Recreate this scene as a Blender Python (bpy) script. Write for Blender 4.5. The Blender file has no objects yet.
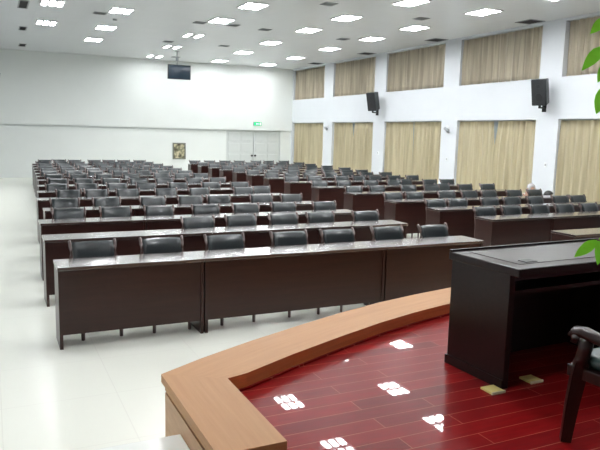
import bpy, bmesh, math, random
from mathutils import Vector, Matrix

random.seed(7)
S = bpy.context.scene
COL = S.collection
D = math.radians

# ------------------------------------------------------------------ camera
CAM_H = 1.985
FPX, PITCH, YAW, ROLL = 641.0, D(8.043), D(25.816), D(1.353)
cd = bpy.data.cameras.new('camera')
cam = bpy.data.objects.new('camera', cd)
COL.objects.link(cam)
F = Vector((math.sin(YAW) * math.cos(PITCH), math.cos(YAW) * math.cos(PITCH), -math.sin(PITCH)))
R0 = Vector((math.cos(YAW), -math.sin(YAW), 0))
U0 = R0.cross(F)
Rr = math.cos(ROLL) * R0 + math.sin(ROLL) * U0
Ur = -math.sin(ROLL) * R0 + math.cos(ROLL) * U0
m = Matrix((Rr, Ur, -F)).transposed().to_4x4()
m.translation = Vector((0, 0, CAM_H))
cam.matrix_world = m
cd.sensor_fit = 'HORIZONTAL'
cd.sensor_width = 36.0
cd.lens = 36.0 * FPX / 600.0
cd.clip_start = 0.05
cd.clip_end = 200
S.camera = cam

# ------------------------------------------------------------------ world and exposure
W = bpy.data.worlds.new('world')
S.world = W
W.use_nodes = True
bg = W.node_tree.nodes['Background']
bg.inputs['Color'].default_value = (0.90, 0.95, 1.0, 1)
bg.inputs['Strength'].default_value = 0.25
S.view_settings.view_transform = 'Standard'
S.view_settings.look = 'None'
S.view_settings.gamma = 1
S.view_settings.use_curve_mapping = False
S.view_settings.exposure = 0.70
LAMP = 58.0          # radiance of the ceiling lamps

# ------------------------------------------------------------------ materials
def new_mat(name):
    mt = bpy.data.materials.new(name)
    mt.use_nodes = True
    nt = mt.node_tree
    return mt, nt, nt.nodes['Principled BSDF']

def node(nt, kind, **kw):
    n = nt.nodes.new(kind)
    for k, v in kw.items():
        if k.startswith('i_'):
            n.inputs[k[2:].replace('_', ' ')].default_value = v
        else:
            setattr(n, k, v)
    return n

def plain(name, col, rough=0.5, metal=0.0, noise=0.0, scale=8.0, bump=0.0, spec=0.5, coat=0.0):
    mt, nt, b = new_mat(name)
    b.inputs['Roughness'].default_value = rough
    b.inputs['Metallic'].default_value = metal
    b.inputs['Specular IOR Level'].default_value = spec
    b.inputs['Coat Weight'].default_value = coat
    tc = node(nt, 'ShaderNodeTexCoord')
    nz = node(nt, 'ShaderNodeTexNoise')
    nz.inputs['Scale'].default_value = scale
    nz.inputs['Detail'].default_value = 4
    nt.links.new(tc.outputs['Object'], nz.inputs['Vector'])
    rp = node(nt, 'ShaderNodeValToRGB')
    rp.color_ramp.elements[0].position = 0.3
    rp.color_ramp.elements[1].position = 0.7
    rp.color_ramp.elements[0].color = tuple(c * (1 - noise) for c in col) + (1,)
    rp.color_ramp.elements[1].color = tuple(min(1, c * (1 + noise)) for c in col) + (1,)
    nt.links.new(nz.outputs['Fac'], rp.inputs['Fac'])
    nt.links.new(rp.outputs['Color'], b.inputs['Base Color'])
    if bump:
        bp = node(nt, 'ShaderNodeBump')
        bp.inputs['Strength'].default_value = bump
        bp.inputs['Distance'].default_value = 0.01
        nt.links.new(nz.outputs['Fac'], bp.inputs['Height'])
        nt.links.new(bp.outputs['Normal'], b.inputs['Normal'])
    return mt

def wood(name, c1, c2, rough=0.3, stretch=(1.5, 30, 30), coord='Object', scale=1.0, coat=0.0, spec=0.5):
    mt, nt, b = new_mat(name)
    b.inputs['Roughness'].default_value = rough
    b.inputs['Coat Weight'].default_value = coat
    b.inputs['Coat Roughness'].default_value = 0.23
    b.inputs['Specular IOR Level'].default_value = spec
    tc = node(nt, 'ShaderNodeTexCoord')
    mp = node(nt, 'ShaderNodeMapping')
    mp.inputs['Scale'].default_value = stretch
    nz = node(nt, 'ShaderNodeTexNoise')
    nz.inputs['Scale'].default_value = scale
    nz.inputs['Detail'].default_value = 6
    nz.inputs['Roughness'].default_value = 0.65
    rp = node(nt, 'ShaderNodeValToRGB')
    rp.color_ramp.elements[0].position = 0.32
    rp.color_ramp.elements[1].position = 0.68
    rp.color_ramp.elements[0].color = c1 + (1,)
    rp.color_ramp.elements[1].color = c2 + (1,)
    L = nt.links.new
    L(tc.outputs[coord], mp.inputs['Vector']); L(mp.outputs['Vector'], nz.inputs['Vector'])
    L(nz.outputs['Fac'], rp.inputs['Fac']); L(rp.outputs['Color'], b.inputs['Base Color'])
    return mt

def brick_mat(name, c1, c2, mortar, bw, bh, ms, rough, offset=0.5, rot=0.0, noise=0.0, bump=0.0, rough_bump=0.0, bump_scale=3.0):
    mt, nt, b = new_mat(name)
    b.inputs['Roughness'].default_value = rough
    L = nt.links.new
    tc = node(nt, 'ShaderNodeTexCoord')
    mp = node(nt, 'ShaderNodeMapping')
    mp.inputs['Rotation'].default_value = (0, 0, rot)
    br = node(nt, 'ShaderNodeTexBrick')
    br.offset = offset
    br.inputs['Color1'].default_value = c1 + (1,)
    br.inputs['Color2'].default_value = c2 + (1,)
    br.inputs['Mortar'].default_value = mortar + (1,)
    br.inputs['Scale'].default_value = 1.0
    br.inputs['Mortar Size'].default_value = ms
    br.inputs['Mortar Smooth'].default_value = 0.2
    br.inputs['Brick Width'].default_value = bw
    br.inputs['Row Height'].default_value = bh
    L(tc.outputs['Object'], mp.inputs['Vector']); L(mp.outputs['Vector'], br.inputs['Vector'])
    nz = node(nt, 'ShaderNodeTexNoise')
    nz.inputs['Scale'].default_value = 5.0
    nz.inputs['Detail'].default_value = 5
    m2 = node(nt, 'ShaderNodeMapping'); m2.inputs['Scale'].default_value = (1, 6, 1)
    L(tc.outputs['Object'], m2.inputs['Vector']); L(m2.outputs['Vector'], nz.inputs['Vector'])
    mx = node(nt, 'ShaderNodeMix', data_type='RGBA', blend_type='MULTIPLY')
    mx.inputs['Factor'].default_value = noise
    L(br.outputs['Color'], mx.inputs['A']); L(nz.outputs['Fac'], mx.inputs['B'])
    L(mx.outputs['Result'], b.inputs['Base Color'])
    if bump:
        n2 = node(nt, 'ShaderNodeTexNoise'); n2.inputs['Scale'].default_value = bump_scale; n2.inputs['Detail'].default_value = 2
        L(tc.outputs['Object'], n2.inputs['Vector'])
        bp = node(nt, 'ShaderNodeBump'); bp.inputs['Strength'].default_value = bump; bp.inputs['Distance'].default_value = 0.01
        L(n2.outputs['Fac'], bp.inputs['Height']); L(bp.outputs['Normal'], b.inputs['Normal'])
    return mt

def emis(name, col, st):
    mt, nt, b = new_mat(name)
    b.inputs['Base Color'].default_value = (0.8, 0.8, 0.8, 1)
    b.inputs['Emission Color'].default_value = col + (1,)
    b.inputs['Emission Strength'].default_value = st
    return mt

M = {}
M['wall'] = plain('white_plaster', (0.66, 0.69, 0.72), 0.6, noise=0.015, scale=1.5)
M['wall_back'] = plain('white_back_plaster', (0.76, 0.79, 0.77), 0.6, noise=0.015, scale=1.0)
M['ceil'] = brick_mat('ceiling_panels', (0.63, 0.65, 0.67), (0.645, 0.665, 0.685), (0.60, 0.62, 0.64), 0.6, 0.6, 0.006, 0.35, offset=0.0)
M['floor'] = brick_mat('polished_floor_tiles', (0.88, 0.89, 0.80), (0.89, 0.90, 0.81), (0.83, 0.83, 0.75), 0.8, 0.8, 0.004, 0.27, offset=0.0, bump=0.0)
M['planks'] = brick_mat('red_laminate_planks', (0.22, 0.006, 0.008), (0.32, 0.010, 0.011), (0.62, 0.20, 0.14), 1.15, 0.125, 0.002, 0.30, offset=0.37, noise=0.45)
pb_ = M['planks'].node_tree.nodes['Principled BSDF']
pb_.inputs['Coat Weight'].default_value = 0.42; pb_.inputs['Specular IOR Level'].default_value = 0.05; pb_.inputs['Coat Roughness'].default_value = 0.02
M['light_wood'] = wood('light_wood_veneer', (0.42, 0.205, 0.080), (0.49, 0.255, 0.108), 0.5, (1.2, 26, 1), 'UV', spec=0.25)
M['light_wood_side'] = wood('light_wood_front', (0.44, 0.24, 0.11), (0.54, 0.32, 0.16), 0.45, (3, 3, 18))
M['orange_wood'] = wood('orange_wood_veneer', (0.62, 0.21, 0.07), (0.75, 0.29, 0.10), 0.35, (1.2, 20, 1), 'UV')
M['desk'] = wood('dark_walnut', (0.021, 0.0050, 0.0036), (0.032, 0.0080, 0.0056), 0.32, (2, 24, 24), spec=0.45)
M['desk_top'] = wood('dark_walnut_top', (0.045, 0.028, 0.025), (0.062, 0.038, 0.034), 0.16, (1.5, 24, 24), coat=1.0, spec=0.8)
M['podium'] = wood('black_walnut', (0.010, 0.005, 0.0045), (0.018, 0.008, 0.007), 0.30, (2, 24, 24), spec=0.3)
M['podium_inlay'] = plain('desk_leather_inlay', (0.030, 0.022, 0.022), 0.33, noise=0.1, scale=60)
M['chair_wood'] = wood('red_brown_chair_wood', (0.07, 0.042, 0.038), (0.12, 0.075, 0.068), 0.35, (20, 20, 2), coat=0.5)
M['leather'] = plain('dark_green_leather', (0.013, 0.019, 0.021), 0.36, noise=0.15, scale=40, bump=0.03, spec=0.5, coat=0.28)
M['arm_leather'] = plain('teal_seat_leather', (0.05, 0.09, 0.08), 0.4, noise=0.15, scale=30)
M['dark_chair_wood'] = wood('dark_carved_wood', (0.012, 0.005, 0.004), (0.028, 0.009, 0.007), 0.28, (18, 18, 3), coat=0.1, spec=0.35)
M['black'] = plain('black_plastic', (0.012, 0.013, 0.014), 0.45, noise=0.1, scale=40)
M['grille'] = plain('black_speaker_grille', (0.018, 0.020, 0.022), 0.6, noise=0.4, scale=220, bump=0.3)
M['greybox'] = plain('dark_grey_box', (0.03, 0.038, 0.038), 0.4, noise=0.1)
M['screen'] = plain('dark_glass_screen', (0.02, 0.035, 0.05), 0.06, noise=0.05)
M['blue'] = plain('dark_blue_screen', (0.01, 0.015, 0.16), 0.2, noise=0.1)
M['white'] = plain('white_plastic', (0.75, 0.77, 0.78), 0.4, noise=0.02)
M['offwhite'] = plain('door_white', (0.60, 0.63, 0.62), 0.45, noise=0.02)
M['marble'] = plain('white_step_stone', (0.92, 0.94, 0.89), 0.2, noise=0.05, scale=4)
M['vent'] = plain('grey_vent_metal', (0.30, 0.32, 0.33), 0.5, noise=0.1)
M['vent_dark'] = plain('dark_vent_recess', (0.035, 0.035, 0.035), 0.7, noise=0.2)
M['lamp_frame'] = plain('white_lamp_frame', (0.7, 0.7, 0.7), 0.3, noise=0.02)
M['lamp'] = emis('lamp_glow', (0.96, 0.98, 1.0), LAMP)
M['lamp_off'] = plain('dead_lamp', (0.42, 0.43, 0.44), 0.3)
M['green_sign'] = emis('green_sign_glow', (0.0, 0.50, 0.18), 1.0)
M['green_sign'].node_tree.nodes['Principled BSDF'].inputs['Base Color'].default_value = (0.01, 0.3, 0.1, 1)
M['sign_white'] = emis('sign_white_glow', (0.8, 1.0, 0.9), 1.1)
M['glass'] = plain('window_glass', (0.45, 0.55, 0.68), 0.08)
M['frame'] = plain('window_frame_metal', (0.55, 0.6, 0.66), 0.4)
M['brass'] = plain('brass_plate', (0.80, 0.68, 0.24), 0.3, noise=0.05, metal=0.15)
M['brass_edge'] = plain('pale_brass_edge', (0.85, 0.80, 0.55), 0.3)
M['leaf'] = plain('green_leaf', (0.11, 0.45, 0.02), 0.35, noise=0.35, scale=14)
nt_ = M['leaf'].node_tree
tl_ = nt_.nodes.new('ShaderNodeBsdfTranslucent'); tl_.inputs['Color'].default_value = (0.30, 0.80, 0.05, 1)
ms_ = nt_.nodes.new('ShaderNodeMixShader'); ms_.inputs['Fac'].default_value = 0.4
nt_.links.new(nt_.nodes['Principled BSDF'].outputs[0], ms_.inputs[1]); nt_.links.new(tl_.outputs[0], ms_.inputs[2])
nt_.links.new(ms_.outputs[0], nt_.nodes['Material Output'].inputs['Surface'])
M['stem'] = plain('brown_green_stem', (0.13, 0.11, 0.05), 0.6, noise=0.3)
M['pot'] = plain('cream_glazed_pot', (0.6, 0.56, 0.48), 0.2, noise=0.05)
M['soil'] = plain('potting_soil', (0.04, 0.025, 0.015), 0.9, noise=0.4, bump=0.5)
M['picture_frame'] = plain('grey_green_frame', (0.17, 0.18, 0.15), 0.4, noise=0.1)
M['skin'] = plain('skin', (0.55, 0.34, 0.25), 0.5)
M['hair_grey'] = plain('pale_grey_hair', (0.55, 0.53, 0.53), 0.7, noise=0.2, scale=60)
M['hair_dark'] = plain('black_hair', (0.008, 0.008, 0.009), 0.5, noise=0.3, scale=60)
M['cloth_white'] = plain('white_shirt', (0.62, 0.62, 0.60), 0.8)
M['cloth_dark'] = plain('dark_cloth', (0.03, 0.03, 0.04), 0.8)

def curtain_mat(name, c1, c2):
    mt, nt, b = new_mat(name)
    b.inputs['Roughness'].default_value = 0.8
    b.inputs['Sheen Weight'].default_value = 0.2
    tc = node(nt, 'ShaderNodeTexCoord'); mp = node(nt, 'ShaderNodeMapping'); mp.inputs['Scale'].default_value = (1, 12, 0.4)
    nz = node(nt, 'ShaderNodeTexNoise'); nz.inputs['Scale'].default_value = 1.0; nz.inputs['Detail'].default_value = 5
    rp = node(nt, 'ShaderNodeValToRGB')
    rp.color_ramp.elements[0].position = 0.35; rp.color_ramp.elements[1].position = 0.65
    rp.color_ramp.elements[0].color = c1 + (1,); rp.color_ramp.elements[1].color = c2 + (1,)
    L = nt.links.new
    L(tc.outputs['Object'], mp.inputs['Vector']); L(mp.outputs['Vector'], nz.inputs['Vector'])
    L(nz.outputs['Fac'], rp.inputs['Fac']); L(rp.outputs['Color'], b.inputs['Base Color'])
    return mt
M['curtain_low'] = curtain_mat('olive_beige_curtain', (0.70, 0.62, 0.41), (0.88, 0.80, 0.58))
M['curtain_up'] = curtain_mat('brown_beige_curtain', (0.58, 0.51, 0.39), (0.82, 0.75, 0.60))

# ------------------------------------------------------------------ mesh helpers
def box(bm, x0, y0, z0, x1, y1, z1, bev=0.0, rot=None, mat=0):
    r = bmesh.ops.create_cube(bm, size=1.0)
    vs = r['verts']
    for v in vs:
        v.co = Vector(((x0 + x1) / 2 + v.co.x * (x1 - x0), (y0 + y1) / 2 + v.co.y * (y1 - y0), (z0 + z1) / 2 + v.co.z * (z1 - z0)))
    if rot is not None:
        for v in vs: v.co = rot @ v.co
    fs = set(f for v in vs for f in v.link_faces)
    for f in fs: f.material_index = mat
    if bev:
        es = list(set(e for v in vs for e in v.link_edges))
        bmesh.ops.bevel(bm, geom=es, offset=bev, segments=2, profile=0.6, affect='EDGES')
    return vs

def cyl(bm, p0, p1, r0, r1=None, n=12, cap=True):
    p0 = Vector(p0); p1 = Vector(p1)
    r1 = r0 if r1 is None else r1
    d = p1 - p0
    q = d.to_track_quat('Z', 'Y').to_matrix().to_4x4()
    q.translation = (p0 + p1) / 2
    bmesh.ops.create_cone(bm, cap_ends=cap, segments=n, radius1=r0, radius2=r1, depth=d.length, matrix=q)

def sweep(bm, pts, radii, n=10, flat=(1, 1), cap=True):
    """tube through pts; radii per point, flat = (side, up) squash"""
    rings = []
    for i, p in enumerate(pts):
        p = Vector(p)
        a = Vector(pts[max(0, i - 1)]); b = Vector(pts[min(len(pts) - 1, i + 1)])
        t = (b - a).normalized()
        up = Vector((0, 0, 1)) if abs(t.z) < 0.9 else Vector((0, 1, 0))
        s = t.cross(up).normalized(); u = s.cross(t).normalized()
        rings.append([bm.verts.new(p + s * math.cos(2 * math.pi * k / n) * radii[i] * flat[0] + u * math.sin(2 * math.pi * k / n) * radii[i] * flat[1]) for k in range(n)])
    for a, b in zip(rings, rings[1:]):
        for k in range(n):
            bm.faces.new((a[k], a[(k + 1) % n], b[(k + 1) % n], b[k]))
    if cap:
        bm.faces.new(rings[0][::-1]); bm.faces.new(rings[-1])

def lathe(bm, prof, n=24, cx=0, cy=0):
    rings = [[bm.verts.new((cx + r * math.cos(2 * math.pi * k / n), cy + r * math.sin(2 * math.pi * k / n), z)) for k in range(n)] for r, z in prof]
    for a, b in zip(rings, rings[1:]):
        for k in range(n): bm.faces.new((a[k], a[(k + 1) % n], b[(k + 1) % n], b[k]))
    bm.faces.new(rings[0][::-1]); bm.faces.new(rings[-1])

def mesh(name, bm, mats, smooth=False):
    bmesh.ops.recalc_face_normals(bm, faces=bm.faces)
    me = bpy.data.meshes.new(name)
    bm.to_mesh(me); bm.free()
    for mt in (mats if isinstance(mats, (list, tuple)) else [mats]): me.materials.append(mt)
    if smooth:
        for p in me.polygons: p.use_smooth = True
    return me

def obj(name, bm, mats, parent=None, smooth=False, loc=None):
    me = bm if isinstance(bm, bpy.types.Mesh) else mesh(name, bm, mats, smooth)
    o = bpy.data.objects.new(name, me)
    COL.objects.link(o)
    if parent is not None: o.parent = parent
    if loc is not None: o.location = loc
    return o

def thing(name, label, cat, loc=(0, 0, 0), rz=0.0, group=None):
    o = bpy.data.objects.new(name, None); COL.objects.link(o)
    o.empty_display_size = 0.1
    o.location = loc; o.rotation_euler = (0, 0, rz)
    tag(o, label, cat, group)
    return o

def tag(o, label, cat, group=None):
    o['label'] = label; o['category'] = cat
    if group: o['group'] = group
    return o

def struct(name, bm, mats, label=None, smooth=False):
    o = obj(name, bm, mats, smooth=smooth)
    o['kind'] = 'structure'
    if label: o['label'] = label
    return o

def dup(root, loc, rz, label, group=None):
    r = root.copy(); COL.objects.link(r)
    r.location = loc; r.rotation_euler = (0, 0, rz)
    r['label'] = label
    if group: r['group'] = group
    for ch in list(root.children):
        c = ch.copy(); COL.objects.link(c); c.parent = r
        for g in list(ch.children):
            d = g.copy(); COL.objects.link(d); d.parent = c
    return r

NB = bmesh.new
ORD = ['first', 'second', 'third', 'fourth', 'fifth', 'sixth', 'seventh', 'eighth', 'ninth', 'tenth', 'eleventh', 'twelfth', 'thirteenth', 'fourteenth']

# ------------------------------------------------------------------ room shell
XL, XR, YB, YF, ZC = -1.2, 13.0, 28.0, -2.6, 5.0
b = NB(); box(b, XL, YF, -0.1, XR + 0.3, YB + 0.3, 0); struct('floor', b, M['floor'])
b = NB(); box(b, XL, YF, ZC, XR + 0.3, YB + 0.3, ZC + 0.12); struct('ceiling', b, M['ceil'])
b = NB(); box(b, XL - 0.15, YF, 0, XL, YB + 0.3, ZC); struct('wall_left', b, M['wall'])
b = NB()
box(b, XL, YB + 0.001, 2.13, XR + 0.3, YB + 0.3, ZC)                 # upper wall, slightly proud
box(b, XL, YB + 0.09, 0, 9.75, YB + 0.3, 2.13)
box(b, 12.45, YB + 0.09, 0, XR + 0.3, YB + 0.3, 2.13)
box(b, 9.75, YB + 0.22, 0, 12.45, YB + 0.3, 2.13)
struct('wall_back', b, M['wall_back'])
b = NB(); box(b, XL, YB + 0.05, 2.06, 9.75, YB + 0.089, 2.10); struct('trim_1', b, M['offwhite'])
b = NB(); box(b, XL, YB + 0.05, 0, 9.75, YB + 0.089, 0.10); struct('baseboard_back', b, M['wall_back'])
b = NB(); box(b, XL, YF - 0.15, 0, XR + 0.3, YF, ZC); struct('wall_front', b, M['wall'])

WIN = [(24.80, 27.92), (20.78, 24.0), (16.70, 20.0), (12.74, 15.94), (8.70, 12.0)]
b = NB()
edges = [YF] + [8.70]
box(b, XR, YF, 0, XR + 0.3, 8.70, ZC)
for i, (a, c) in enumerate(WIN):
    nxt = WIN[i - 1][0] if i else YB + 0.3
    box(b, XR, c, 0, XR + 0.3, nxt, ZC)
    box(b, XR, a, 2.52, XR + 0.3, c, 3.57)
    box(b, XR, a, 4.93, XR + 0.3, c, ZC)
struct('wall_right', b, M['wall'])
wn = 0
for i, (a, c) in enumerate(WIN):
    for z0, z1 in ((0.0, 2.52), (3.57, 4.93)):
        wn += 1
        b = NB()
        for y in (a + 0.03, (a + c) / 2, c - 0.03): box(b, XR + 0.20, y - 0.03, z0, XR + 0.26, y + 0.03, z1)
        for z in (z0 + 0.03, (z0 + z1) / 2, z1 - 0.03): box(b, XR + 0.205, a, z - 0.03, XR + 0.255, c, z + 0.03)
        w = struct('window_%d' % wn, b, M['frame'])
        b = NB(); box(b, XR + 0.225, a, z0, XR + 0.235, c, z1)
        obj('window_pane', b, M['glass'], w)

# curtains -----------------------------------------------------------
def curtain(y0, y1, z0, z1, mat, label, nf, cat='curtain', group=None, seed=0, g0=0.0, g1=0.0):
    rnd = random.Random(seed)
    b = NB()
    ny = nf * 8; nz = 10
    ph = [0.0]
    for k in range(ny): ph.append(ph[-1] + (2 * math.pi / 8) * (0.65 + 0.7 * rnd.random()))
    amp = [0.042 + 0.026 * rnd.random() for _ in range(ny + 1)]
    hem = [rnd.uniform(-0.008, 0.008) for _ in range(ny + 1)]
    grid = []
    for j in range(nz + 1):
        t = j / nz
        row = []
        for k in range(ny + 1):
            gt = max(0.0, 1 - t * 3.0)
            ya, yb_ = y0 + g0 * gt, y1 - g1 * gt
            y = ya + (yb_ - ya) * k / ny
            A = amp[k] * (0.55 + 0.65 * t)
            x = XR + 0.11 + A * math.sin(ph[k] + 0.5 * math.sin(3 * t + k * 0.2)) 
            z = z1 + (z0 - z1) * t + (hem[k] if j == nz else 0) + 0.0
            row.append(b.verts.new((x, y + 0.008 * math.sin(5 * t + k), z)))
        grid.append(row)
    for j in range(nz):
        for k in range(ny): b.faces.new((grid[j][k], grid[j][k + 1], grid[j + 1][k + 1], grid[j + 1][k]))
    top = b.faces[:]
    bmesh.ops.solidify(b, geom=top, thickness=0.004)
    o = obj('curtain', b, mat, smooth=True)
    tag(o, label, cat, group)
    return o
WN = ['window nearest the back corner', 'second window from the back corner', 'third window from the back corner', 'fourth window from the back corner', 'window behind the plant at the right edge']
for i, (a, c) in enumerate(WIN):
    mid = (a + c) / 2
    gap = 0.0
    g = 0.10 if i in (1, 3) else 0.0
    cn = WN[i]
    curtain(mid + gap + 0.005, c - 0.01, 0.03, 2.49, M['curtain_low'], 'beige floor-length curtain, left half of the ' + cn, 7, group='floor-length curtains on the right wall', seed=10 + i, g0=g)
    curtain(a + 0.01, mid - gap - 0.005, 0.03, 2.49, M['curtain_low'], 'beige floor-length curtain, right half of the ' + cn, 7, group='floor-length curtains on the right wall', seed=20 + i, g1=g)
    curtain(a + 0.01, c - 0.01, 3.585, 4.92, M['curtain_up'], 'brownish short upper curtain above the ' + cn, 14, group='upper curtains under the ceiling', seed=30 + i)
    for z, lo in ((2.50, 0), (4.925, 1)):
        pass

# double door at the back ---------------------------------------------
def door(name, x0, x1, knob_x):
    b = NB(); box(b, x0, YB + 0.16, 0.0, x1, YB + 0.21, 2.12)
    w = (x1 - x0)
    for r in range(4):
        for c_ in range(2):
            xx0 = x0 + 0.10 + c_ * (w - 0.1) / 2; xx1 = xx0 + (w - 0.3) / 2
            z0 = 0.12 + r * 0.5
            box(b, xx0, YB + 0.142, z0, xx1, YB + 0.162, z0 + 0.40, bev=0.012)
    d = struct(name, b, M['offwhite'])
    b = NB(); cyl(b, (knob_x, YB + 0.08, 0.95), (knob_x, YB + 0.16, 0.95), 0.045, 0.045)
    obj('door_handle', b, M['black'], d)
door('door_1', 9.77, 11.09, 11.02)
door('door_2', 11.11, 12.43, 11.18)

# ------------------------------------------------------------------ stage
STZ = 0.42
# outer edge of the curved front of the stage (measured), continued symmetrically about x = 5.6
left_pts = [(0.885, 3.72), (1.185, 3.895), (1.615, 4.11), (2.115, 4.33), (2.60, 4.53), (3.05, 4.685), (3.55, 4.82), (4.05, 4.93), (4.55, 5.01), (5.05, 5.06), (5.55, 5.08)]
left_pts = [(x, y if y < 4.9 else 4.9 + (y - 4.9) * 0.9) for x, y in left_pts]
outer = left_pts + [(11.1 - x, y) for x, y in left_pts[-2::-1]]
def offset_in(P, d):
    out = []
    for i, p in enumerate(P):
        a = Vector(P[max(0, i - 1)]); c = Vector(P[min(len(P) - 1, i + 1)])
        t = (c - a).normalized(); n = Vector((t.y, -t.x))
        out.append(Vector(p) + n * d)
    return out
Wc = 0.352
inn = offset_in(outer, 0.40)
inn[0] = Vector((1.236, 3.505)); inn[-1] = Vector((11.1 - 1.236, 3.505))
YS = -1.9                       # rear of the stage
LIP = 0.02
YW = 2.64                       # near end of the left parapet wing
b = NB()
fo = offset_in(outer, LIP); fo[0] = Vector((0.905, 3.707)); fo[-1] = Vector((10.195, 3.707))
ring = [(0.905, YS)] + [tuple(p) for p in fo] + [(10.195, YS)]
top = [b.verts.new((x, y, STZ - 0.015)) for x, y in ring]; bot = [b.verts.new((x, y, 0)) for x, y in ring]
b.faces.new(top); b.faces.new(bot[::-1])
for k in range(len(ring)): b.faces.new((top[k], top[(k + 1) % len(ring)], bot[(k + 1) % len(ring)], bot[k]))
struct('stage_platform', b, M['light_wood_side'], 'light wood fronted stage raised above the hall floor')
b = NB()
ins = [(1.236, YS)] + [tuple(p) for p in inn] + [(9.864, YS)]
ins = [(0.905, YS), (0.905, YW), (1.236, YW)] + [tuple(p) for p in inn] + [(9.864, YW), (10.195, YW), (10.195, YS)]
top = [b.verts.new((x, y, STZ)) for x, y in ins]; bot = [b.verts.new((x, y, STZ - 0.0145)) for x, y in ins]
b.faces.new(top); b.faces.new(bot[::-1])
for k in range(len(ins)): b.faces.new((top[k], top[(k + 1) % len(ins)], bot[(k + 1) % len(ins)], bot[k]))
struct('stage_floor', b, M['planks'], 'glossy dark red plank floor of the stage')

RT = 0.52
def strip_uv(name, O, I, z0, z1, mats, mirror=False, lab=None):
    """closed cap between polylines O and I, uv.x along the length, material 1 on the inner side"""
    b = NB(); uv = b.loops.layers.uv.new('UVMap')
    s = 0.0; rows = []
    for i, (o, q) in enumerate(zip(O, I)):
        o = Vector(o); q = Vector(q)
        if i: s += (Vector(O[i]) - Vector(O[i - 1])).length
        rows.append((s, [b.verts.new((o.x, o.y, z1)), b.verts.new((q.x, q.y, z1)), b.verts.new((q.x, q.y, z0)), b.verts.new((o.x, o.y, z0))], (o - q).length))
    for (s0, a, w0), (s1, c, w1) in zip(rows, rows[1:]):
        for k in range(4):
            f = b.faces.new((a[k], a[(k + 1) % 4], c[(k + 1) % 4], c[k]))
            f.material_index = 1 if k == 1 else 0
            vv = [(0, 0.36), (0.36, 0.46), (0.46, 0.9), (0.9, 1.0)][k]
            for l in f.loops:
                top_ = l.vert in a
                idx = (a if top_ else c).index(l.vert)
                l[uv].uv = (s0 if top_ else s1, vv[0] if idx == k else vv[1])
    for r in (rows[0], rows[-1]):
        f = b.faces.new(r[1])
        for l in f.loops: l[uv].uv = (l.vert.co.x, l.vert.co.z)
    o = obj(name, b, mats)
    o['kind'] = 'structure'
    if lab: o['label'] = lab
    return o
strip_uv('trim_6', fo, inn, STZ + 0.001, 0.4695, [M['light_wood'], M['orange_wood']])
strip_uv('trim_7', [(0.905, YW + 0.01), (0.905, 3.706)], [(1.236, YW + 0.01), (1.236, 3.504)], STZ + 0.001, 0.4695, [M['light_wood'], M['orange_wood']])
strip_uv('trim_2', outer, inn, 0.47, RT, [M['light_wood'], M['orange_wood']], lab='curved light wood edge along the stage front')
strip_uv('trim_3', [(0.885, YW), (0.885, 3.7195)], [(1.236, YW), (1.236, 3.504)], 0.47, RT, [M['light_wood'], M['orange_wood']], lab='straight light wood edge on the left side of the stage')
strip_uv('trim_4', [(10.215, 3.7195), (10.215, YW)], [(9.864, 3.504), (9.864, YW)], STZ + 0.001, RT, [M['light_wood'], M['orange_wood']])
# low ledge strip at the foot of the parapet, inside
i2 = [p + (Vector((5.55, 0.5)) - p).normalized() * 0.02 for p in inn]
strip_uv('trim_5', inn, i2, STZ + 0.001, STZ + 0.012, [M['planks'], M['planks']])
b = NB(); box(b, -0.35, 1.2, 0, 0.903, 3.35, 0.30, bev=0.006)
struct('stage_step', b, M['marble'], 'white stone step against the left side of the stage')

# ------------------------------------------------------------------ ceiling lamps, real ones and added unseen ones
def lamp_proto(dead):
    bm = NB()
    # frame: outer ring and cross bars
    w, h = 0.56, 0.78
    for x0, y0, x1, y1 in ((-w/2, -h/2, w/2, -h/2 + .03), (-w/2, h/2 - .03, w/2, h/2), (-w/2, -h/2 + .03, -w/2 + .03, h/2 - .03), (w/2 - .03, -h/2 + .03, w/2, h/2 - .03)):
        box(bm, x0, y0, -0.022, x1, y1, 0)
    for x in (-0.09, 0.09): box(bm, x - 0.018, -h/2 + .03, -0.018, x + 0.018, h/2 - .03, 0)
    box(bm, -w/2 + .03, -0.05, -0.0175, w/2 - .03, 0.05, 0)
    box(bm, -w/2 + .03, -h/2 + .03, -0.004, w/2 - .03, h/2 - .03, 0)
    t = thing('ceiling_lamp', 'x', 'ceiling light', (0, 0, 0))
    obj('lamp_frame', bm, M['lamp_frame'], t)
    for k, x in enumerate((-0.18, 0, 0.18)):
        bm = NB()
        for s in (-1, 1):
            ya, yb = sorted((s * 0.06, s * (h/2 - 0.045)))
            box(bm, x - 0.05, ya, -0.014, x + 0.05, yb, -0.0045)
        obj('lamp_tube', bm, M['lamp_off'] if (dead and k == 1) else M['lamp'], t)
    return t
LN = {1.6: 'first', 3.2: 'second', 5.8: 'third', 8.6: 'fourth', 10.9: 'fifth'}
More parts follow.
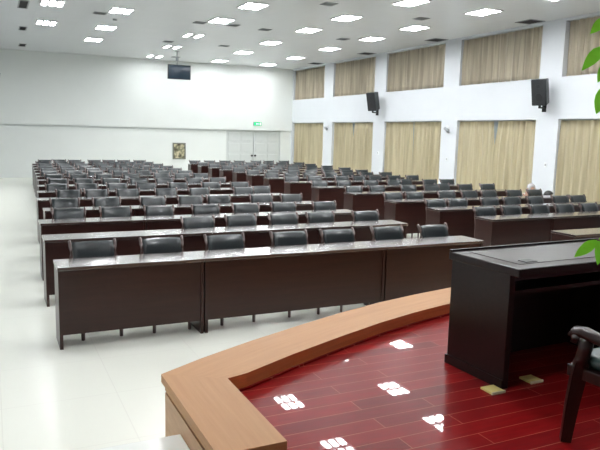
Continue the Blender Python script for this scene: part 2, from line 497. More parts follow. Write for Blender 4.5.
lamps = [(5.8, 14.85, 0), (5.8, 17.2, 0), (5.93, 20.3, 1), (6.05, 23.4, 1), (6.2, 26.75, 1), (8.6, 20.36, 0), (8.75, 23.35, 0), (8.95, 26.7, 0), (11.18, 26.7, 0),
         (11.1, 23.7, 0), (8.5, 17.3, 0), (8.45, 15.0, 0), (10.9, 17.7, 0), (10.93, 20.55, 0), (10.8, 15.3, 0), (8.7, 12.5, 0), (10.8, 12.5, 0), (1.5, 17.15, 0),
         (3.15, 17.25, 0), (1.6, 20.4, 0), (3.25, 20.3, 0), (3.3, 23.2, 0), (6.0, 12.75, 0), (8.6, 10.5, 0), (6.0, 10.4, 0),
         (3.2, 12.6, 0), (3.2, 10.3, 0), (10.9, 10.3, 0), (6.0, 7.6, 0), (8.6, 7.6, 0), (10.9, 7.6, 0), (3.2, 7.2, 0), (0.4, 6.6, 0), (3.2, 4.8, 0), (6.0, 5.0, 0), (-0.1, 2.6, 0)]  # this row: lamps added out of view to brighten the hall and stage
def colname(x): return ORD[min(range(5), key=lambda k: abs([1.2, 3.2, 5.95, 8.65, 10.95][k] - x))]
protos = {0: None, 1: None}
bycol = {}
for x, y, d in lamps: bycol.setdefault(colname(x), []).append(y)
for k in bycol: bycol[k].sort(reverse=True)
for x, y, d in lamps:
    cn = colname(x); rk = bycol[cn].index(y)
    lab = ('ceiling lamp with %s, %s column from left, %s from back wall' % ('a dead middle tube' if d else 'three bright tubes', cn, ORD[rk]))
    if protos[d] is None:
        o = lamp_proto(d); protos[d] = o; o.location = (x, y, ZC - 0.0005); o['label'] = lab; o['group'] = 'ceiling lamps'
    else:
        dup(protos[d], (x, y, ZC - 0.0005), 0, lab, 'ceiling lamps')

# ceiling vents ------------------------------------------------------
def vent(x, y, w, h, label, dark=False, n=5, group='small ceiling vents'):
    t = thing('ceiling_vent', label, 'ceiling vent', (x, y, ZC - 0.0005), 0, group)
    bm = NB(); f = 0.03
    box(bm, -w/2, -h/2, -0.015, w/2, -h/2 + f, 0); box(bm, -w/2, h/2 - f, -0.015, w/2, h/2, 0)
    box(bm, -w/2, -h/2 + f, -0.015, -w/2 + f, h/2 - f, 0); box(bm, w/2 - f, -h/2 + f, -0.015, w/2, h/2 - f, 0)
    obj('vent_frame', bm, M['vent'], t)
    bm = NB(); box(bm, -w/2 + f, -h/2 + f, -0.004, w/2 - f, h/2 - f, 0)
    obj('vent_backing', bm, M['vent_dark'], t)
    bm = NB()
    for k in range(n):
        yy = -h/2 + f + (h - 2 * f) * (k + 0.5) / n
        box(bm, -w/2 + f, yy - 0.008, -0.013, w/2 - f, yy + 0.008, -0.005)
    obj('vent_slat', bm, M['vent_dark'] if dark else M['vent'], t)
for i, y in enumerate((12.86, 16.74, 20.87, 25.01)):
    vent(12.66, y, 0.5, 0.55, 'dark square ceiling vent beside the right wall, %s nearest the stage' % ORD[i], True, 5, 'dark ceiling vents along the right wall')
for (x, y, w, h), l in zip(((0.88, 17.75, 0.24, 1.1), (1.05, 21.95, 0.22, 0.75), (1.22, 26.3, 0.25, 0.8)), ('long grey ceiling vent at the left, nearest the stage', 'short grey ceiling vent at the left, in the middle of three', 'short grey ceiling vent at the left, nearest the back wall')):
    vent(x, y, w, h, l, True, 8, 'grey vents on the left of the ceiling')
sv = [(2.73, 17.93), (5.4, 17.86), (6.33, 17.73), (7.39, 17.94), (5.59, 22.17), (7.54, 22.06), (7.22, 13.66), (10.1, 14.03), (10.19, 18.26), (7.0, 26.5)]
svl = ['beside the second lamp column', 'just left of the third lamp column', 'just right of the third lamp column', 'left of the fourth lamp column', 'near the double-lamp fixtures', 'between third and fourth lamp columns towards the back', 'nearest the stage in the middle', 'nearest the stage on the right', 'right of the fourth lamp column halfway back', 'close to the back wall by the monitor']
for (x, y), l in zip(sv, svl):
    vent(x, y, 0.32, 0.32, 'small grey square ceiling vent ' + l, False, 3)
# smoke detector on ceiling
b = NB(); lathe(b, [(0.05, -0.04), (0.06, -0.03), (0.06, 0)], 16); o = obj('smoke_detector', b, M['vent'], loc=(3.23, 18.64, ZC - 0.0005)); tag(o, 'small grey round detector on the ceiling by the second lamp column', 'smoke detector')

# ------------------------------------------------------------------ hanging monitor
t = thing('hanging_monitor', 'dark flat monitor hanging from the ceiling before the back wall', 'monitor', (6.60, 24.5, 4.22), 0)
RX = Matrix.Rotation(D(1.5), 4, 'X')
b = NB(); box(b, -0.44, -0.03, -0.27, 0.44, 0.04, 0.27, bev=0.01, rot=RX); obj('monitor_body', b, M['black'], t)
b = NB(); box(b, -0.415, -0.036, -0.245, 0.415, -0.031, 0.245, rot=RX); obj('screen', b, M['screen'], t)
b = NB(); cyl(b, (-0.06, 0.08, 0.05), (-0.06, 0.08, 0.779), 0.02); cyl(b, (-0.06, 0.08, 0.40), (-0.06, 0.08, 0.55), 0.05); box(b, -0.14, 0.02, 0.765, 0.02, 0.14, 0.779); box(b, -0.12, 0.03, -0.05, 0.0, 0.10, 0.1); obj('ceiling_mount', b, M['vent'], t)

t = thing('hanging_screen', 'dark blue tilted screen cut off by the left edge of the photo', 'monitor', (0.0, 14.0, 2.95), D(0))
RX = Matrix.Rotation(D(10), 4, 'Y')
b = NB(); box(b, -0.86, 0, -0.36, 0.22, 0.07, 0.12, bev=0.01, rot=RX); obj('monitor_body', b, M['black'], t)
b = NB(); box(b, -0.84, -0.008, -0.34, 0.205, -0.001, 0.07, rot=RX); obj('screen', b, M['blue'], t)
b = NB(); cyl(b, (-0.35, 0.10, -0.1), (-0.35, 0.10, 2.049), 0.025); obj('ceiling_mount', b, M['vent'], t)

# ------------------------------------------------------------------ things on the walls
t = thing('exit_sign', 'glowing green exit sign high on the back wall above the double door', 'exit sign', (11.22, YB + 0.0, 2.42))
b = NB(); box(b, -0.2, -0.045, -0.085, 0.2, -0.0005, 0.085, bev=0.005); obj('sign_box', b, M['vent'], t)
b = NB(); box(b, -0.185, -0.049, -0.07, 0.185, -0.0455, 0.07); obj('sign_face', b, M['green_sign'], t)
b = NB()
box(b, -0.03, -0.0515, -0.012, 0.10, -0.0495, 0.012); 
vs = [b.verts.new((-0.03, -0.051, -0.035)), b.verts.new((-0.03, -0.051, 0.035)), b.verts.new((-0.09, -0.051, 0))]; b.faces.new(vs)
box(b, 0.125, -0.0515, -0.05, 0.165, -0.0495, 0.05)
obj('sign_arrow', b, M['sign_white'], t)

t = thing('framed_picture', 'small framed picture on the back wall left of the double door', 'picture', (7.55, YB + 0.0895, 1.13))
b = NB()
for x0, z0, x1, z1 in ((-.29, -.36, .29, -.31), (-.29, .31, .29, .36), (-.29, -.31, -.24, .31), (.24, -.31, .29, .31)): box(b, x0, -0.04, z0, x1, -0.0005, z1)
obj('picture_frame', b, M['picture_frame'], t)
pm, nt, bs = new_mat('muted_picture')
tc = node(nt, 'ShaderNodeTexCoord'); nz = node(nt, 'ShaderNodeTexNoise'); nz.inputs['Scale'].default_value = 5.0; nz.inputs['Detail'].default_value = 3
rp = node(nt, 'ShaderNodeValToRGB'); cr = rp.color_ramp
cr.elements[0].position = 0.38; cr.elements[0].color = (0.07, 0.05, 0.03, 1); cr.elements[1].position = 0.62; cr.elements[1].color = (0.62, 0.55, 0.36, 1)
e = cr.elements.new(0.48); e.color = (0.20, 0.20, 0.12, 1)
nt.links.new(tc.outputs['Object'], nz.inputs['Vector']); nt.links.new(nz.outputs['Fac'], rp.inputs['Fac']); nt.links.new(rp.outputs['Color'], bs.inputs['Base Color'])
b = NB(); box(b, -.239, -0.02, -.309, .239, -0.001, .309); obj('picture_canvas', b, pm, t)

def speaker(loc, rz, label, group=None):
    t = thing('wall_speaker', label, 'loudspeaker', loc, rz, group)
    RX = Matrix.Rotation(D(13), 4, 'X')
    # front faces local -Y ; tapered cabinet
    b = NB()
    fr = [(-.20, -.15, -.33), (.20, -.15, -.33), (.20, -.15, .33), (-.20, -.15, .33)]
    bk = [(-.13, .15, -.31), (.13, .15, -.31), (.13, .15, .31), (-.13, .15, .31)]
    vf = [b.verts.new(RX @ Vector(v)) for v in fr]; vb = [b.verts.new(RX @ Vector(v)) for v in bk]
    b.faces.new(vf); b.faces.new(vb[::-1])
    for k in range(4): b.faces.new((vf[k], vf[(k + 1) % 4], vb[(k + 1) % 4], vb[k]))
    bmesh.ops.bevel(b, geom=b.edges[:], offset=0.01, segments=2, affect='EDGES')
    obj('cabinet', b, M['greybox'], t)
    b = NB(); box(b, -.188, -.162, -.318, .188, -.151, .318, bev=0.004, rot=RX); obj('grille', b, M['grille'], t)
    for zz, ra in ((-.12, .11), (.16, .055)):
        b = NB(); cyl(b, RX @ Vector((0, -.155, zz)), RX @ Vector((0, -.166, zz)), ra, ra * 0.9, 20); obj('driver_cone', b, M['black'], t)
    b = NB(); box(b, -.03, -.05, -.40, .03, -.02, -.30); box(b, -.03, -.05, -.42, .03, .24, -.38); box(b, -.05, .20, -.50, .05, .24, -.25); obj('wall_bracket', b, M['black'], t)
    return t
speaker((12.66, 12.30, 3.20), D(-72), 'black loudspeaker on a bracket, the large one on the nearer pillar', 'wall loudspeakers')
speaker((12.66, 20.25, 3.24), D(-72), 'black loudspeaker on a bracket, the small one on the farther pillar', 'wall loudspeakers')

for (y, z), l in zip(((24.4, 2.27), (16.35, 2.25)), ('white wall fitting on the pillar nearest the back corner', 'white wall fitting on the pillar between the speakers')):
    t = thing('wall_fitting', l, 'wall light', (XR, y, z), 0, 'white fittings on the pillars')
    b = NB(); box(b, -0.03, -0.06, -0.12, -0.0005, 0.06, 0.12, bev=0.004); obj('backplate', b, M['white'], t)
    b = NB(); cyl(b, (-0.10, 0.04, 0.03), (-0.10, -0.12, -0.04), 0.045, 0.06, 14); cyl(b, (-0.03, 0, 0), (-0.10, 0, 0), 0.018); obj('lamp_head', b, M['vent'], t)
for (y, z), l in zip(((16.33, 1.32), (12.3, 1.35), (20.36, 1.37)), ('small switch on the pillar right of the middle window', 'small switch on the pillar behind the two people', 'small switch on the farther speaker pillar')):
    t = thing('wall_switch', l, 'switch', (XR, y, z), 0, 'switches on the pillars')
    b = NB(); box(b, -0.012, -0.045, -0.06, -0.0005, 0.045, 0.06, bev=0.003); obj('switch_plate', b, M['white'], t)
    b = NB(); box(b, -0.02, -0.018, -0.025, -0.0125, 0.018, 0.025); obj('rocker', b, M['vent'], t)

# ------------------------------------------------------------------ long tables
def make_table(w, label):
    """origin at front-left foot; x 0..w, y 0..0.40"""
    t = thing('conference_table', label, 'table')
    b = NB(); box(b, 0, -0.015, 0.73, w, 0.40, 0.76, bev=0.004); obj('tabletop', b, M['desk_top'], t)
    for x0 in (0.006, w - 0.036):
        b = NB(); box(b, x0, 0.0, 0.0, x0 + 0.03, 0.38, 0.7295); obj('side_panel', b, M['desk'], t)
    b = NB(); box(b, 0.0365, 0.012, 0.13, w - 0.0365, 0.03, 0.7295); obj('modesty_panel', b, M['desk'], t)
    b = NB(); box(b, 0.0365, 0.0305, 0.58, w - 0.0365, 0.33, 0.60); obj('shelf', b, M['desk'], t)
    return t
tprotos = {}
def place_table(x, y, w, label, group):
    key = round(w, 3)
    if key not in tprotos:
        t = make_table(w - 0.004, label); tprotos[key] = t
        t.location = (x, y, 0.0005); t['group'] = group
        return t
    return dup(tprotos[key], (x, y, 0.0005), 0, label, group)

# ------------------------------------------------------------------ chairs
def chair_parts():
    """chair faces -Y (towards the stage); origin at seat centre on the floor"""
    P = {}
    W2 = 0.205
    # backrest pad: bowed, top rolled backwards
    prof = [(0.185, 0.50), (0.195, 0.58), (0.21, 0.66), (0.225, 0.74), (0.248, 0.81), (0.280, 0.862), (0.312, 0.885)]
    b = NB(); n = 8; front = []; back = []
    for y, z in prof:
        front.append([b.verts.new((-W2 + 2 * W2 * k / n, y - 0.028 + 0.028 * (1 - (2 * k / n - 1) ** 2), z)) for k in range(n + 1)])
        back.append([b.verts.new((-W2 + 2 * W2 * k / n, y + 0.02 + 0.028 * (1 - (2 * k / n - 1) ** 2), z - (0.012 if z > 0.85 else 0))) for k in range(n + 1)])
    for j in range(len(prof) - 1):
        for k in range(n):
            b.faces.new((front[j][k], front[j][k + 1], front[j + 1][k + 1], front[j + 1][k]))
            b.faces.new((back[j][k], back[j + 1][k], back[j + 1][k + 1], back[j][k + 1]))
        b.faces.new((front[j][0], front[j + 1][0], back[j + 1][0], back[j][0])); b.faces.new((front[j][n], back[j][n], back[j + 1][n], front[j + 1][n]))
    for k in range(n):
        b.faces.new((front[0][k], back[0][k], back[0][k + 1], front[0][k + 1])); b.faces.new((front[-1][k], front[-1][k + 1], back[-1][k + 1], back[-1][k]))
    P['backrest'] = mesh('backrest', b, M['leather'], True)
    b = NB(); box(b, -0.21, -0.21, 0.43, 0.21, 0.19, 0.485, bev=0.022); P['seat'] = mesh('seat', b, M['leather'], True)
    b = NB(); box(b, -0.20, -0.20, 0.375, 0.20, 0.185, 0.4295, bev=0.004); P['seat_frame'] = mesh('seat_frame', b, M['chair_wood'])
    for s, nme in ((-1, 'l'), (1, 'r')):
        b = NB(); sweep(b, [(s * 0.185, -0.18, 0), (s * 0.185, -0.18, 0.374)], [0.017, 0.026], 4); P['front' + nme] = mesh('leg', b, M['chair_wood'])
        b = NB()
        pts = [(s * 0.205, 0.25, 0), (s * 0.215, 0.205, 0.25), (s * 0.222, 0.20, 0.45), (s * 0.224, 0.205, 0.62), (s * 0.225, 0.228, 0.74), (s * 0.225, 0.262, 0.83), (s * 0.227, 0.296, 0.880), (s * 0.228, 0.308, 0.893)]
        sweep(b, pts, [0.016, 0.019, 0.022, 0.02, 0.02, 0.02, 0.019, 0.016], 8, flat=(0.85, 1.25)); P['rear' + nme] = mesh('leg', b, M['chair_wood'], True)
    b = NB(); box(b, -0.20, 0.20, 0.49, 0.20, 0.222, 0.53); box(b, -0.18, -0.19, 0.2, 0.18, -0.17, 0.225); P['rail'] = mesh('back_rail', b, M['chair_wood'])
    b = NB()
    for me in (P['frontl'], P['frontr'], P['rearl'], P['rearr'], P['seat_frame']): b.from_mesh(me)
    P['frame'] = mesh('chair_frame', b, M['chair_wood'], True)
    for me in P.values():
        for v in me.vertices: v.co.z *= 0.985; v.co.x *= 0.96
    return P
CP = chair_parts()
def chair_full(label):
    t = thing('leather_chair', label, 'chair')
    obj('seat', CP['seat'], None, t); obj('backrest', CP['backrest'], None, t); obj('seat_frame', CP['seat_frame'], None, t); obj('back_rail', CP['rail'], None, t)
    for k in ('frontl', 'frontr', 'rearl', 'rearr'): obj('leg', CP[k], None, t)
    return t
def chair_simple(label):
    t = thing('leather_chair', label, 'chair')
    obj('seat', CP['seat'], None, t); obj('backrest', CP['backrest'], None, t); obj('chair_frame', CP['frame'], None, t)
    return t
cprotos = {}
def place_chair(x, y, rz, label, group, full):
    if full not in cprotos:
        c = chair_full(label) if full else chair_simple(label)
        cprotos[full] = c; c.location = (x, y, 0.0005); c.rotation_euler = (0, 0, rz); c['group'] = group
        return
    dup(cprotos[full], (x, y, 0.0005), rz, label, group)

LY = [5.96, 7.52, 8.88, 10.25, 11.83, 13.25, 14.66, 16.28, 17.56, 18.75, 20.1, 21.4, 22.75, 24.05]
LX = [0.495, 0.50, 0.55, 0.68, 0.72, 0.80, 0.88, 0.98, 1.04, 1.10, 1.16, 1.2, 1.25, 1.29]
LE = [5.37, 5.35, 5.35, 5.37, 5.42, 5.42, 5.42, 5.42, 5.42, 5.42, 5.42, 5.42, 5.42, 5.42]
LC = {0: [.90, 1.58, 2.28, 3.06, 3.72, 4.41, 5.12], 1: [2.44, 3.06, 3.69, 4.28, 5.02], 2: [.96, 1.61, 2.25, 2.97, 3.62, 4.29, 5.05], 3: [1.05, 1.7, 2.47, 3.12, 3.64, 4.45, 5.07],
      4: [1.27, 1.8, 2.35, 3.1, 3.77, 4.70, 5.18], 5: [1.21, 1.78, 2.38, 3.01, 3.71, 4.45, 5.16], 6: [1.34, 1.91, 2.51, 3.15, 3.75, 4.49, 5.08], 7: [1.39, 1.99, 2.59, 3.28, 4.12, 4.61, 5.14],
      13: [1.75, 2.2, 2.72, 3.45, 4.0, 4.5, 5.1]}
RY = [5.93, 7.5, 8.78, 10.12, 11.73, 13.3, 14.9, 16.32, 17.6, 18.9, 20.2, 21.4, 22.65, 24.0]
RC = {1: [7.31, 7.94, 8.53, 9.10, 9.73], 2: [7.27, 7.77, 8.58, 9.13, 9.74, 10.42, 10.9], 3: [7.27, 7.78, 8.6, 9.21, 9.75, 10.45, 11.1], 4: [7.29, 8.01, 8.78, 9.44, 9.9, 10.37, 11.17],
      5: [7.25, 7.95, 8.71, 9.43, 9.97, 10.55, 11.17], 6: [7.23, 7.97, 8.78, 9.35, 9.95, 10.5, 11.15]}
POS = ['left end', 'middle', 'right end']
KIND = ['two-seat', 'three-seat', 'two-seat']
for blk, Ys, CC in (('left', LY, LC), ('right', RY, RC)):
    for i, y in enumerate(Ys):
        if blk == 'left': x0, x1 = LX[i], LE[i]
        else: x0, x1 = 6.88, 11.42
        x0 = round(x0 * 20) / 20 if i > 0 else x0
        unit = (x1 - x0) / 7
        xs = [x0, x0 + 2 * unit, x0 + 5 * unit, x1]
        if blk == 'left' and i == 0: xs = [0.495, 1.855, 3.97, 5.37]
        for k in range(3):
            place_table(xs[k], y, xs[k + 1] - xs[k], 'dark wooden %s table, %s of the %s row from the stage, %s block' % (KIND[k], POS[k], ORD[i], blk), 'long tables in the %s block' % blk)
        if blk == 'right' and i == 0: continue
        rnd = random.Random(100 * i + (blk == 'right'))
        cs = CC.get(i) or [x0 + unit * (k + 0.5) + rnd.uniform(-0.06, 0.06) for k in range(7)]
        n = len(cs)
        lastx = -9
        for k, cx in enumerate(cs):
            seat = k + (1 if not (blk == 'left' and i == 1) else 3)
            if cx - lastx < 0.48: cx = lastx + 0.48
            cy = y + 0.62 - 0.275 + rnd.uniform(-0.0, 0.05)
            # a chair in front of a table leg panel stands a little aside or is not pushed in
            for e_ in xs:
                if abs(cx - e_) < 0.275:
                    want = e_ + (0.275 if cx >= e_ else -0.275)
                    if abs(want - cx) <= 0.12 and abs(want - cx) < 0.30: cx = want
                    else: cy = y + 0.60 + 0.01
            if cx - lastx < 0.50 and lastx > 0: cx = lastx + 0.50
            for e_ in xs:
                if abs(cx - e_) < 0.27: cy = max(cy, y + 0.61)
            lastx = cx
            lab = 'dark leather chair, %s from the left in the %s row from the stage, %s block' % (ORD[k], ORD[i], blk)
            place_chair(cx, cy, D(rnd.uniform(-2.5, 2.5)), lab, 'leather chairs in the %s block' % blk, i < 5)

# ------------------------------------------------------------------ stage desk
t = thing('stage_desk', 'large black-brown wooden desk with inlaid top on the red stage', 'desk', (2.858, 2.915, STZ + 0.0005), D(1.8))
DW, DD, DH = 2.4, 0.535, 0.79
b = NB(); box(b, -0.012, -0.08, DH - 0.055, DW + 0.012, DD + 0.025, DH, bev=0.008); obj('tabletop', b, M['podium'], t)
b = NB(); box(b, 0.10, 0.03, DH + 0.0003, DW - 0.10, DD - 0.05, DH + 0.003); inl = obj('leather_inlay', b, M['podium_inlay'], t)
b = NB(); box(b, 0.18, 0.05, DH + 0.0033, 0.28, 0.12, DH + 0.007); obj('cable_flap', b, M['black'], t)
b = NB(); box(b, -0.01, DD + 0.003, DH + 0.0003, DW + 0.01, DD + 0.022, DH + 0.014, bev=0.003); obj('back_ledge', b, M['podium'], t)
for x0 in (0.0, DW / 2 - 0.02, DW - 0.045):
    b = NB(); box(b, x0, 0.0, 0.0, x0 + 0.045, DD, DH - 0.0555, bev=0.003)
    if x0 == 0.0: box(b, -0.012, 0.0, 0.0, -0.0005, DD + 0.01, 0.06)
    obj('side_panel', b, M['podium'], t)
for k in range(2):
    xa = 0.0455 if k == 0 else DW / 2 + 0.0255; xb = DW / 2 - 0.0205 if k == 0 else DW - 0.0455
    b = NB(); box(b, xa, DD - 0.03, 0.0, xb, DD - 0.008, DH - 0.0555); obj('modesty_panel', b, M['podium'], t)
    b = NB(); box(b, xa, 0.02, DH - 0.19, xb, DD - 0.0305, DH - 0.165); box(b, xa, 0.02, DH - 0.10, xb, 0.04, DH - 0.056); obj('shelf', b, M['podium'], t)

def plate(x, y, rz, label):
    t = thing('floor_socket', label, 'floor socket', (x, y, STZ + 0.0005), rz, 'brass floor sockets')
    b = NB(); box(b, -0.052, -0.05, 0, 0.052, 0.05, 0.014, bev=0.003); obj('socket_cover', b, M['brass'], t)
    b = NB(); box(b, -0.053, -0.060, 0, 0.053, -0.0505, 0.016, bev=0.002); obj('socket_rim', b, M['brass_edge'], t)
plate(2.783, 2.925, D(0), 'brass floor socket at the foot of the stage desk corner')
plate(3.145, 2.965, D(0), 'brass floor socket under the open side of the desk')

# ------------------------------------------------------------------ armchair
def armchair(loc, rz):
    t = thing('wooden_armchair', 'dark carved wooden armchair with teal leather seat behind the stage desk', 'armchair', loc, rz)
    # faces +Y; origin front-left leg foot; x 0..0.6, y -0.55..0
    b = NB(); box(b, 0.0, -0.56, 0.36, 0.60, 0.02, 0.42, bev=0.006); obj('seat_frame', b, M['dark_chair_wood'], t)
    b = NB(); box(b, 0.03, -0.55, 0.4205, 0.57, 0.0, 0.49, bev=0.03); obj('seat', b, M['arm_leather'], t, True)
    for x in (0.015, 0.585):
        b = NB(); sweep(b, [(x, 0.005, 0), (x, -0.015, 0.20), (x, -0.04, 0.38), (x, -0.05, 0.45)], [0.036, 0.044, 0.050, 0.044], 4); obj('leg', b, M['dark_chair_wood'], t)
        b = NB(); sweep(b, [(x, -0.60, 0), (x, -0.57, 0.25), (x, -0.56, 0.45), (x, -0.60, 0.75), (x, -0.66, 1.05)], [0.024, 0.03, 0.034, 0.03, 0.026], 6); obj('leg', b, M['dark_chair_wood'], t)
        b = NB()
        # scrolled arm
        pts = [(x, -0.03, 0.545), (x, 0.0, 0.552), (x, 0.006, 0.575), (x, -0.01, 0.598), (x, -0.06, 0.605), (x, -0.14, 0.592), (x, -0.28, 0.575), (x, -0.45, 0.575), (x, -0.575, 0.59)]
        sweep(b, pts, [0.018, 0.028, 0.034, 0.037, 0.038, 0.036, 0.034, 0.034, 0.034], 10, flat=(1.15, 0.8))
        a = obj('armrest', b, M['dark_chair_wood'], t, True)
        b = NB(); cyl(b, (x - 0.042, -0.028, 0.572), (x + 0.042, -0.028, 0.572), 0.020, 0.020, 16); cyl(b, (x - 0.047, -0.028, 0.572), (x + 0.047, -0.028, 0.572), 0.010, 0.010, 12); obj('arm_scroll', b, M['dark_chair_wood'], a, True)
        b = NB(); sweep(b, [(x, -0.05, 0.43), (x, -0.055, 0.47), (x, -0.065, 0.52), (x, -0.07, 0.58)], [0.042, 0.036, 0.036, 0.040], 8); obj('arm_post', b, M['dark_chair_wood'], t, True)
    b = NB(); box(b, 0.04, -0.66, 0.55, 0.56, -0.58, 1.02, bev=0.03, rot=Matrix.Rotation(D(0), 4, 'X')); obj('backrest', b, M['arm_leather'], t, True)
    b = NB(); sweep(b, [(-0.01, -0.665, 1.03), (0.15, -0.67, 1.07), (0.3, -0.675, 1.085), (0.45, -0.67, 1.07), (0.61, -0.665, 1.03)], [0.028, 0.034, 0.038, 0.034, 0.028], 8); obj('crest_rail', b, M['dark_chair_wood'], t, True)
armchair((2.66, 2.25, STZ + 0.0005), D(4))

# ------------------------------------------------------------------ potted plant at the right edge
def ray(px, py, dist):
    return Vector((0, 0, CAM_H)) + (F + Rr * ((px - 300) / FPX) - Ur * ((py - 225) / FPX)) * dist
def leaf(bm, base, tip, width, normal, fold=0.15):
    base = Vector(base); tip = Vector(tip); ax = tip - base; L = ax.length; ax = ax / L
    side = ax.cross(Vector(normal)).normalized(); nn = side.cross(ax).normalized()
    prof = [(0, 0.03), (0.12, 0.45), (0.3, 0.9), (0.48, 1.0), (0.66, 0.86), (0.82, 0.55), (0.93, 0.25), (1.0, 0.02)]
    c, l, r = [], [], []
    for t_, w in prof:
        droop = -nn * (0.12 * L * t_ * t_)
        p = base + ax * L * t_ + droop
        c.append(bm.verts.new(p)); l.append(bm.verts.new(p + side * width * w / 2 + nn * fold * width * w * 0.5)); r.append(bm.verts.new(p - side * width * w / 2 + nn * fold * width * w * 0.5))
    for k in range(len(prof) - 1):
        bm.faces.new((c[k], c[k + 1], l[k + 1], l[k])); bm.faces.new((c[k], r[k], r[k + 1], c[k + 1]))
base = Vector((1.93, 1.05, STZ + 0.0005))
t = thing('potted_plant', 'leafy green potted plant with leaves reaching in at the right edge', 'plant', base)
b = NB(); lathe(b, [(0.12, 0), (0.155, 0.02), (0.19, 0.28), (0.205, 0.30), (0.205, 0.325), (0.18, 0.325), (0.178, 0.28)], 28); obj('pot', b, M['pot'], t, True)
b = NB(); lathe(b, [(0.176, 0.284), (0.176, 0.296), (0.1, 0.302)], 20); obj('soil', b, M['soil'], t, True)
rnd = random.Random(5)
bs_ = NB(); bl = NB()
trunk = [(0, 0, 0.295), (0.01, 0.0, 0.7), (-0.02, 0.01, 1.1), (0.0, 0.0, 1.5), (-0.01, 0.02, 1.95)]
sweep(bs_, trunk, [0.022, 0.019, 0.016, 0.012, 0.006], 8)
sweep(bs_, [(0.02, 0.02, 0.295), (0.06, 0.03, 0.8), (0.08, 0.04, 1.3), (0.09, 0.05, 1.75)], [0.018, 0.015, 0.011, 0.006], 8)
def add_leaf(wb, wt, w, nrm=None):
    wb = Vector(wb); wt = Vector(wt)
    n = Vector(nrm) if nrm is not None else (Vector((0, 0, CAM_H)) - wb).normalized() + Vector((0, 0, 0.6))
    leaf(bl, wb - base, wt - base, w, n)
# leaves whose tips enter the photograph
vis = [((603, 46, 1.80), (585, 67, 1.74), 0.034), ((606, 18, 1.85), (593, 31, 1.8), 0.03), ((608, 84, 1.8), (597, 112, 1.78), 0.04), ((597, 240, 1.78), (577, 255, 1.73), 0.030),
       ((606, 233, 1.8), (598, 263, 1.76), 0.036), ((608, 62, 1.9), (599, 80, 1.86), 0.03)]
for (a, c, d), (e_, f_, g), w in vis:
    A = ray(a, c, d); B_ = ray(e_, f_, g)
    add_leaf(A, B_, w, (Vector((0, 0, CAM_H)) - A).normalized())
    # twig back to the trunk
    h = max(0.5, min(1.9, A.z - base.z - 0.12))
    P0 = Vector((0.0, 0.0, h)); P1 = A - base
    sweep(bs_, [P0, P0.lerp(P1, 0.5) + Vector((0, 0, 0.03)), P1], [0.006, 0.004, 0.0025], 5)
for k in range(130):
    ang = rnd.uniform(0, 2 * math.pi); rr = rnd.uniform(0.08, 0.30); z = rnd.uniform(0.75, 2.15)
    rr *= 0.6 + 0.5 * math.sin((z - 0.6) * 1.9)
    c0 = Vector((rr * math.cos(ang), rr * math.sin(ang), z))
    dr = Vector((math.cos(ang + rnd.uniform(-.5, .5)), math.sin(ang + rnd.uniform(-.5, .5)), rnd.uniform(-0.6, 0.3))).normalized()
    c1 = c0 + dr * rnd.uniform(0.06, 0.10)
    # keep loose foliage to the right of the frame edge
    pos = base + c1; v = pos - Vector((0, 0, CAM_H)); zz = v.dot(F); u_ = 300 + FPX * v.dot(Rr) / zz
    pos0 = base + c0; v0 = pos0 - Vector((0, 0, CAM_H)); u0 = 300 + FPX * v0.dot(Rr) / v0.dot(F)
    if min(u_, u0) < 622: continue
    leaf(bl, c0, c1, rnd.uniform(0.04, 0.06), (dr.x * 0.3, dr.y * 0.3, 1))
    for da, f_ in ((0.9, 1.0), (-0.9, 0.95), (1.9, 0.8), (-1.9, 0.8)):
        d2 = Matrix.Rotation(da, 3, 'Z') @ dr; d2.z += rnd.uniform(-0.3, 0.2)
        e2 = c0 + d2 * (c1 - c0).length * f_
        v2 = base + e2 - Vector((0, 0, CAM_H))
        if 300 + FPX * v2.dot(Rr) / v2.dot(F) < 622: continue
        leaf(bl, c0, e2, rnd.uniform(0.035, 0.055), (d2.x * 0.3, d2.y * 0.3, 1))
    sweep(bs_, [(0, 0, max(0.5, z - 0.12)), c0 * 0.5 + Vector((0, 0, z * 0.5 - 0.03)), c0], [0.0045, 0.003, 0.0015], 4)
obj('stem', bs_, M['stem'], t, True)
obj('foliage', bl, M['leaf'], t, True)

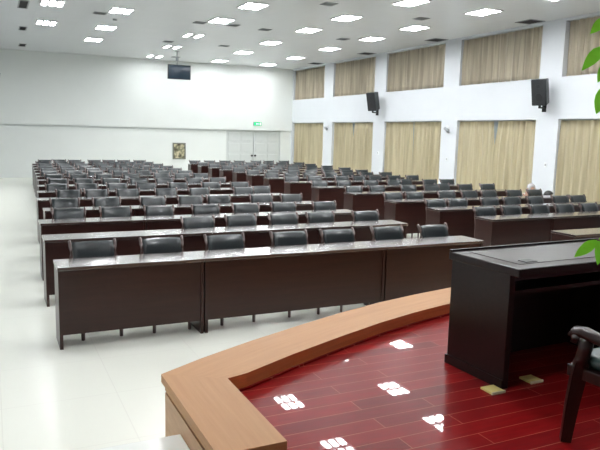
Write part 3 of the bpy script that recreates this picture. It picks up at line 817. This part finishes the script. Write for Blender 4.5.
# ------------------------------------------------------------------ two people squatting by the pillar
def skin_mesh(name, verts, edges_, radii, mat, parent, sub=2):
    me = bpy.data.meshes.new(name); me.from_pydata(verts, edges_, [])
    me.materials.append(mat)
    o = bpy.data.objects.new(name, me); COL.objects.link(o); o.parent = parent
    md = o.modifiers.new('skin', 'SKIN'); md.use_smooth_shade = True
    for v, r in zip(me.skin_vertices[0].data, radii): v.radius = (r, r) if not isinstance(r, tuple) else r
    me.skin_vertices[0].data[0].use_root = True
    sb = o.modifiers.new('sub', 'SUBSURF'); sb.levels = 1; sb.render_levels = sub
    return o
def person(loc, rz, label, hair, top, legs, head_drop=0.0):
    t = thing('person', label, 'person', loc, rz, None)
    # squatting, facing -Y
    z = head_drop; q = head_drop * 1.2
    V = [(0, 0.12, 0.22), (0, 0.06, 0.40), (0, -0.06, 0.58), (0, -0.10, 0.66), (0, -0.14 - q, 0.74 - z), (0, -0.15 - q, 0.83 - z), (0, -0.15 - q, 0.88 - z)]
    E_ = [(0, 1), (1, 2), (2, 3), (3, 4), (4, 5), (5, 6)]
    Rd = [(0.15, 0.12), (0.14, 0.11), (0.15, 0.10), (0.06, 0.06), (0.075, 0.085), (0.085, 0.095), (0.06, 0.07)]
    for s in (-1, 1):
        k = len(V)
        V += [(s * 0.10, 0.10, 0.20), (s * 0.17, -0.28, 0.44), (s * 0.15, -0.12, 0.08), (s * 0.15, -0.10, 0.05), (s * 0.17, -0.30, 0.035)]
        Rd += [0.10, 0.065, 0.045, 0.045, (0.045, 0.03)]
        E_ += [(0, k), (k, k + 1), (k + 1, k + 2), (k + 2, k + 3), (k + 3, k + 4)]
        k = len(V)
        V += [(s * 0.18, -0.05, 0.58), (s * 0.24, -0.22, 0.44), (s * 0.12, -0.42, 0.46), (s * 0.08, -0.50, 0.47)]
        Rd += [0.055, 0.042, 0.03, (0.035, 0.018)]
        E_ += [(2, k), (k, k + 1), (k + 1, k + 2), (k + 2, k + 3)]
    skin_mesh('body', V, E_, Rd, M['skin'], t)
    # hands: fingers
    b = NB()
    for s in (-1, 1):
        for f_ in range(4):
            x = s * 0.08 + (f_ - 1.5) * 0.017
            sweep(b, [(x, -0.50, 0.47), (x, -0.55, 0.468), (x, -0.575 - 0.006 * (f_ in (1, 2)), 0.455)], [0.009, 0.008, 0.006], 6)
        sweep(b, [(s * 0.05, -0.47, 0.47), (s * 0.03, -0.50, 0.47), (s * 0.025, -0.53, 0.465)], [0.010, 0.009, 0.007], 6)
    obj('fingers', b, M['skin'], t, True)
    # clothing over torso / arms and legs
    skin_mesh('jacket', [(0, 0.10, 0.30), (0, 0.06, 0.40), (0, -0.06, 0.585), (0.18, -0.05, 0.585), (0.24, -0.22, 0.445), (0.15, -0.37, 0.457), (-0.18, -0.05, 0.585), (-0.24, -0.22, 0.445), (-0.15, -0.37, 0.457)],
              [(0, 1), (1, 2), (2, 3), (3, 4), (4, 5), (2, 6), (6, 7), (7, 8)], [(0.165, 0.13), (0.16, 0.125), (0.16, 0.115), 0.07, 0.056, 0.044, 0.07, 0.056, 0.044], top, t)
    skin_mesh('trousers', [(0, 0.12, 0.22), (0.10, 0.10, 0.20), (0.17, -0.28, 0.44), (0.152, -0.14, 0.12), (-0.10, 0.10, 0.20), (-0.17, -0.28, 0.44), (-0.152, -0.14, 0.12)],
              [(0, 1), (1, 2), (2, 3), (0, 4), (4, 5), (5, 6)], [(0.165, 0.13), 0.115, 0.08, 0.06, 0.115, 0.08, 0.06], legs, t)
    b = NB()
    bmesh.ops.create_uvsphere(b, u_segments=24, v_segments=16, radius=0.118, matrix=Matrix.Translation((0, -0.135, 0.83 - z)))
    for v in list(b.verts):
        if v.co.y < -0.205 and v.co.z < 0.87 - z: v.co.y = -0.205 + (v.co.y + 0.205) * 0.1
        if v.co.z < 0.76 - z: v.co.z = 0.76 - z + (v.co.z - 0.76 + z) * 0.2
        v.co.x *= 0.88
        v.co.y -= q
    obj('hair', b, hair, t, True)
    b = NB()
    for s in (-1, 1):
        bmesh.ops.create_uvsphere(b, u_segments=10, v_segments=8, radius=0.014, matrix=Matrix.Translation((s * 0.033, -0.232, 0.82 - z)))
        bmesh.ops.create_uvsphere(b, u_segments=10, v_segments=8, radius=0.022, matrix=Matrix.Translation((s * 0.095, -0.15, 0.81 - z)))
    cyl(b, (0, -0.235, 0.82 - z), (0, -0.26, 0.785 - z), 0.008, 0.016, 8); box(b, -0.025, -0.243, 0.755 - z, 0.025, -0.230, 0.763 - z)
    for v in b.verts: v.co.y -= q
    obj('face', b, M['skin'], t, True)
person((12.39, 12.26, 0.0005), D(-20), 'person squatting in the side aisle by the wall, short pale grey hair, mostly hidden', M['hair_grey'], M['cloth_white'], M['cloth_dark'], 0.05)
person((11.66, 11.26, 0.0005), D(25), 'person squatting beside the chairs in front of the pale-haired one, black hair, head bowed', M['hair_dark'], M['cloth_dark'], M['cloth_dark'], 0.13)
